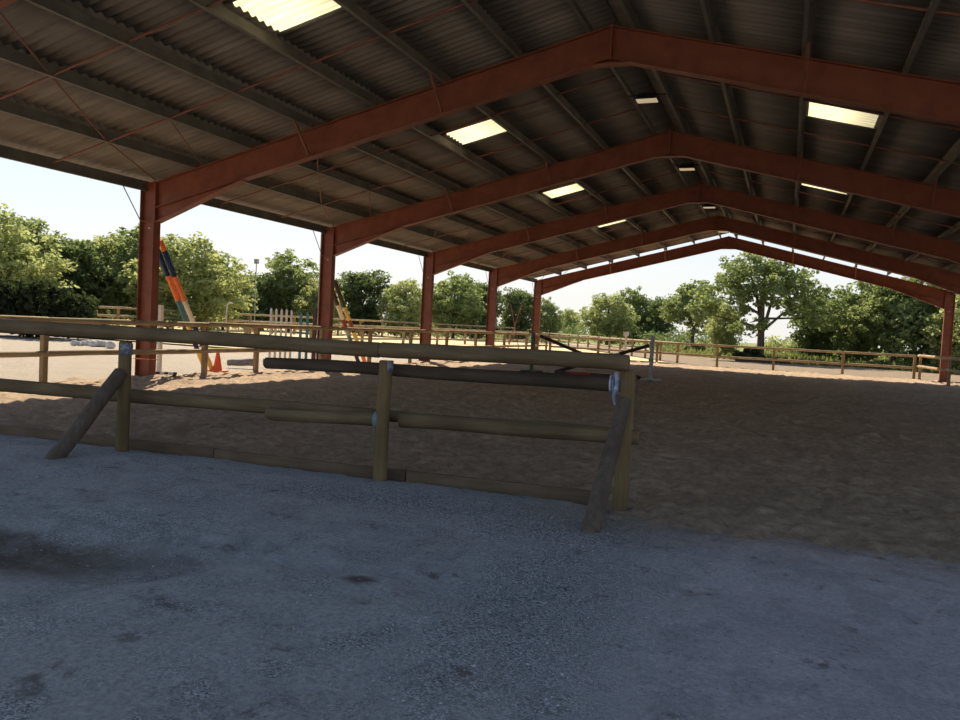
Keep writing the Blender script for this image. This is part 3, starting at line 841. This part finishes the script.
protoB = lambda lab, loc: make_tree(lab, loc, 23, 9, [(0,0,4.8,3.3,3.2,2.8),(-2.0,0,3.6,2.1,2,2),(2.1,.3,3.9,2.2,2,2.1),(.2,0,7.0,2.1,2,1.5),(0,0,1.8,2.6,2.4,1.5)], 420, 30, .36, M['leaf_light'], .6)
protoC = lambda lab, loc: make_tree(lab, loc, 37, 12, [(0,0,8.6,3.4,3.2,2.4),(-3.4,0,6.8,2.4,2.2,2.0),(3.6,.3,6.6,2.5,2.2,2.1),(1.7,0,10.2,2.2,2,1.5),(-1.4,.4,10.4,2.0,2,1.4),(4.9,0,5.0,1.5,1.5,1.2),(-4.6,.2,4.9,1.7,1.6,1.4),(-1.2,-.6,4.2,1.6,1.4,1.2)], 430, 30, .36, M['leaf'], .58, (.32,.5), 8)
protoD = lambda lab, loc: make_tree(lab, loc, 51, 8, [(0,0,4.6,2.8,2.6,3.0),(1.2,0,6.6,1.4,1.4,1.4),(-1.3,.2,5.8,1.5,1.5,1.8),(0,0,2.0,2.4,2.2,1.7)], 340, 30, .36, M['leaf_dark'], .6)
protoE = lambda lab, loc: make_tree(lab, loc, 67, 10, [(0,0,6.8,2.7,2.5,2.3),(2.0,.2,5.4,1.9,1.8,1.6),(-2.1,0,5.7,2.0,1.8,1.7),(.4,.2,8.8,1.6,1.5,1.2),(.3,0,3.4,1.5,1.4,1.0)], 330, 30, .34, M['leaf'], .58, (.24,.5), 6)
protos = {}
mk = {'A': protoA, 'B': protoB, 'C': protoC, 'D': protoD, 'E': protoE}
HT = {'A': 9.2, 'B': 8.7, 'C': 12.1, 'D': 8.3, 'E': 10.4}
#      kind px   depth top  base  width-scale label
T = [('B', -14, 55, 212, 300, 1.15, 'big light green tree at the left edge of the picture, above the hedge'),
     ('A', 25, 60, 226, 310, 1.0, 'leafy green tree just right of the big light one at the left edge'),
     ('D', 68, 62, 240, 310, 1.0, 'dark rounded tree standing behind the right end of the dark hedge'),
     ('B', 103, 66, 238, 315, .95, 'light green tree between the dark hedge and the nearest column'),
     ('A', 138, 64, 234, 315, 1.0, 'green tree directly behind the nearest left column'),
     ('B', 186, 60, 240, 318, 1.15, 'bright yellow green tree behind the leaning striped poles'),
     ('A', 222, 70, 262, 318, .9, 'mid green tree left of the floodlight mast'),
     ('D', 252, 76, 276, 320, .9, 'low dark tree at the foot of the floodlight mast'),
     ('A', 287, 78, 258, 320, 1.0, 'tall round-topped tree above the white picket wing'),
     ('B', 318, 74, 284, 322, .9, 'lower light green tree beside the second left column'),
     ('D', 359, 80, 273, 325, 1.05, 'dark green tree right behind the poles at the second column'),
     ('B', 402, 78, 284, 326, .95, 'bright green rounded tree left of the third column'),
     ('A', 452, 82, 279, 328, 1.05, 'tree with uneven top right of the third column'),
     ('D', 478, 86, 284, 330, .9, 'dark tree close to the fourth left column'),
     ('D', 516, 88, 292, 330, .95, 'dark tree between the fourth and the last left column'),
     ('A', 545, 92, 304, 332, .75, 'small tree at the right of the last left column'),
     ('B', 568, 140, 314, 333, .9, 'tiny far-off tree in the gap of sky past the last left column'),
     ('B', 606, 98, 298, 336, 1.05, 'light green spreading tree in the middle of the far tree line'),
     ('A', 632, 104, 294, 338, .9, 'taller tree behind the spreading one in the far tree line'),
     ('D', 658, 100, 301, 340, .8, 'rounded dark tree above the whitish jump stand'),
     ('E', 692, 76, 282, 345, 1.05, 'tree with a bare lower trunk left of the largest tree'),
     ('C', 760, 56, 256, 350, 1.12, 'largest tree, open crown with sky gaps, right of the roof apex'),
     ('B', 722, 62, 308, 350, .7, 'small light green tree tucked under the left of the largest tree'),
     ('D', 815, 62, 298, 352, .9, 'dark tree in the shade right of the largest tree'),
     ('A', 858, 58, 286, 355, 1.05, 'broad leafy tree right of centre behind the far end fence'),
     ('E', 893, 54, 280, 358, 1.1, 'tall tree with dark trunk left of the far right column'),
     ('A', 928, 53, 280, 360, 1.05, 'dense tree directly behind the far right column'),
     ('B', 968, 50, 290, 362, 1.0, 'light green tree at the right picture edge beyond the column'),
     ]
def horizon(px): return 326.1 + .0507*(px-480)
for kd, px, dep, top, base, ws, lab in T:
    h = 1.565 + (horizon(px)-top+6)*dep/785
    p = at(px, dep); p.z = -.1; sc = h/HT[kd]
    if kd not in protos:
        protos[kd] = mk[kd](lab, p); o = protos[kd]
    else:
        o = dup(protos[kd], p)
    o['label'] = lab
    o.scale = (sc*ws*1.18, sc*ws*1.18, sc); o.rotation_euler = (0, 0, random.uniform(0, 6.28))
if True:
    protos['C'].rotation_euler = (0, 0, .37)

def shrub(name, label, cat, pts, leafm, seed, lsize=.3, per=60):
    rng = random.Random(seed); root = thing(name, label, cat, (pts[0][0], pts[0][1], 0))
    cm = MB()
    for x, y, z, r in pts:
        leaves(cm, Vector((x,y,z)), r, per, lsize, rng, .8)
    for v in cm.v: pass
    cm.v = [(a, b, max(c_, -.05)) for a, b, c_ in cm.v]
    obj('foliage', cm, leafm, root)
    st = MB()
    for x, y, z, r in pts[::max(1, len(pts)//8)]:
        st.tube([(x, y, -.1), (x+.05, y, max(.3, z*.7))], [.05,.02], 6)
    obj('stems', st, M['bark'], root)
    return root
rng = random.Random(5); pts = []
for k in range(150):
    px = rng.uniform(-60, 88); top = 2.75 - max(0, (px-60)/28)*.8
    p = at(px, 35 + rng.uniform(0, 2.6)); pts.append((p.x, p.y, rng.uniform(.3, top*.82), rng.uniform(.4,.65)))
shrub('hedge', 'dark dense hedge at left, behind the rail fence', 'hedge', pts, M['leaf_hedge'], 8, .30, 70)
def bush(label, px, dep, w, h, mat, seed, name='shrub', n=14):
    rng = random.Random(seed); p0 = at(px, dep); P = []
    for k in range(n):
        a = rng.uniform(0,6.28); q = rng.uniform(0,1)**.5
        P.append((p0.x+math.cos(a)*q*w/2, p0.y+math.sin(a)*q*w/2, rng.uniform(.2,h*.8)*(1-.4*q), h*.33))
    return shrub(name, label, 'shrub', P, mat, seed, .3, 60)
bush('dark shrub above the stacked boards beyond the far fence', 752, 54, 2.0, 1.05, M['leaf_hedge'], 31)
bush('small dark shrub left of the largest tree, beyond the far fence', 696, 66, 1.5, .95, M['leaf_hedge'], 32)
bush('light green bushes behind the foot of the largest tree', 795, 72, 7, 2.4, M['leaf_light'], 33, n=34)
bush('mid green undergrowth behind the far fence, left of the far right column', 880, 64, 10, 2.0, M['leaf'], 34, n=44)
bush('bright low bushes under the trees at the middle of the far end', 832, 68, 7, 2.0, M['leaf'], 35, n=34)
bush('undergrowth under the trees right of the whitish jump stand', 690, 90, 11, 3.0, M['leaf_dark'], 36, n=50)
bush('undergrowth beneath the far trees, left of the whitish jump stand', 610, 108, 13, 3.4, M['leaf_dark'], 37, n=56)
bush('dark undergrowth below trees between third and fourth left columns', 462, 90, 11, 3.4, M['leaf_dark'], 38, n=50)
bush('dark undergrowth below trees between second and third left columns', 375, 86, 11, 3.2, M['leaf_dark'], 39, n=50)
bush('dark undergrowth below trees behind the white picket wing', 285, 82, 11, 3.4, M['leaf_dark'], 40, n=50)
bush('dark undergrowth below trees right of the nearest left column', 200, 74, 11, 3.2, M['leaf_dark'], 41, n=50)
bush('undergrowth behind the right end of the dark hedge', 112, 72, 8, 3.0, M['leaf_dark'], 42, n=44)
bush('shrubs at the right picture edge beyond the column', 958, 55, 5, 1.9, M['leaf'], 43, n=30)
bush('undergrowth between the fourth and the last left columns', 535, 98, 9, 3.0, M['leaf_dark'], 44, n=44)

# rough grass behind the gravel path
rng = random.Random(9); gm = MB()
for k in range(9000):
    px = rng.uniform(650, 980); dep = rng.uniform(53, 68) + max(0, (770-px))*.10 - max(0, (px-850))*.05
    p = at(px, dep); h = rng.uniform(.15,.55)*(1+.6*noise.noise((p.x*.25,p.y*.25,0))); a = rng.uniform(0,6.28); w = .10
    dx, dy = math.cos(a)*w, math.sin(a)*w; lx, ly = rng.uniform(-.2,.2), rng.uniform(-.2,.2)
    gm.add([(p.x-dx,p.y-dy,-.1),(p.x+dx,p.y+dy,-.1),(p.x+dx*.6+lx*.5,p.y+dy*.6+ly*.5,h*.6),(p.x+lx,p.y+ly,h),(p.x-dx*.6+lx*.5,p.y-dy*.6+ly*.5,h*.6)], [(0,1,2,3,4)])
tag(obj('rough_grass', gm, M['grass']), 'strip of rough bright grass in front of the trees beyond the far fence', 'grass', kind='stuff')

# loose stones of the yard
rng = random.Random(12); sm_ = MB()
ico = [(0,0,1),(.9,0,.2),(.28,.85,.25),(-.72,.5,.2),(-.7,-.55,.22),(.3,-.85,.18),(0,0,-.6)]
icf = [(0,1,2),(0,2,3),(0,3,4),(0,4,5),(0,5,1),(6,2,1),(6,3,2),(6,4,3),(6,5,4),(6,1,5)]
def stone(x, y, s):
    a = rng.uniform(0,6.28); ca, sa = math.cos(a), math.sin(a); z = grav_h(x, y); kx_, ky_ = rng.uniform(.7,1.3), rng.uniform(.7,1.2)
    sm_.add([(x+(vx*ca*kx_-vy*sa*ky_)*s, y+(vx*sa*kx_+vy*ca*ky_)*s, z+vz*s*.7+s*.1) for vx, vy, vz in ico], icf)
for k in range(9000):
    q = rng.random()
    if q < .45: x, y = rng.gauss(11.95, .45), rng.uniform(-10.6, -7.2)
    elif q < .70: x, y = rng.gauss(10.4, .9), rng.gauss(-7.15, .25)
    elif q < .82: x, y = rng.gauss(8.9, .8), rng.gauss(-9.2, .2)
    else: x, y = rng.uniform(6, 14.5), rng.uniform(-11, -7)
    if y > -6.95 + (x-3.3)*.0597: continue
    stone(x, y, rng.uniform(.003,.008)*(1.8 if rng.random() < .04 else 1))
M['pebble'] = simple('loose_pebbles', (.16,.157,.153), (.50,.49,.48), 40, .9, 0)
tag(obj('loose_gravel', sm_, M['pebble']), 'loose grey pebbles scattered over the yard in the foreground', 'gravel', kind='stuff')

# ------------------------------------------------------------------ camera
cam = bpy.data.cameras.new('camera'); co = bpy.data.objects.new('camera', cam); COL.objects.link(co)
yaw, pitch, roll = 0.37140653764586923, -0.04312964967563971, -0.050640069376281426
fw = Vector((-math.sin(yaw)*math.cos(pitch), math.cos(yaw)*math.cos(pitch), math.sin(pitch)))
rt = Vector((math.cos(yaw), math.sin(yaw), 0)); up = rt.cross(fw)
r2 = rt*math.cos(roll) - up*math.sin(roll); u2 = up*math.cos(roll) + rt*math.sin(roll)
co.matrix_world = Matrix(((r2.x,u2.x,-fw.x,13.037),(r2.y,u2.y,-fw.y,-13.130),(r2.z,u2.z,-fw.z,1.465),(0,0,0,1)))
cam.sensor_width = 36; cam.lens = 36*785/960; cam.clip_end = 1000; cam.clip_start = .05
S.camera = co

# ------------------------------------------------------------------ light
sun = bpy.data.lights.new('sun', 'SUN'); so = bpy.data.objects.new('sun', sun); COL.objects.link(so)
sun.energy = 6.2; sun.angle = .0093; sun.color = (1.0, .89, .70)
so.rotation_euler = (-SUNV).to_track_quat('-Z', 'Y').to_euler(); so.location = (-20, 30, 40)
w = bpy.data.worlds.new('sky'); S.world = w; w.use_nodes = True
nt = w.node_tree; bg = nt.nodes['Background']
sk = nt.nodes.new('ShaderNodeTexSky'); sk.sky_type = 'NISHITA'; sk.sun_disc = False
sk.sun_elevation = math.asin(SUNV.z); sk.sun_rotation = math.atan2(SUNV.x, SUNV.y)
sk.air_density = 1.0; sk.dust_density = 1.0; sk.ozone_density = 1.0; sk.altitude = 50
nt.links.new(sk.outputs[0], bg.inputs[0]); bg.inputs['Strength'].default_value = .115
# bright summer haze towards the horizon
tc = nt.nodes.new('ShaderNodeTexCoord'); sx = nt.nodes.new('ShaderNodeSeparateXYZ'); nt.links.new(tc.outputs['Generated'], sx.inputs[0])
hz = nt.nodes.new('ShaderNodeBackground'); hz.inputs['Strength'].default_value = .66
hc = ramp(nt, sx.outputs[2], [(.0, (1.0,.985,.95)), (.08, (.97,.985,1.0)), (.2, (.78,.90,1.0)), (.4, (.55,.76,1.0))]); nt.links.new(hc, hz.inputs[0])
hf = ramp(nt, sx.outputs[2], [(.0, .92), (.12, .80), (.30, .35), (.6, .0)])
ms = nt.nodes.new('ShaderNodeMixShader'); nt.links.new(hf, ms.inputs[0]); nt.links.new(bg.outputs[0], ms.inputs[1]); nt.links.new(hz.outputs[0], ms.inputs[2])
nt.links.new(ms.outputs[0], nt.nodes['World Output'].inputs['Surface'])
vs_ = S.view_settings
vs_.view_transform = 'Standard'; vs_.look = 'None'; vs_.exposure = 0.5; vs_.gamma = 1.0; vs_.use_curve_mapping = False
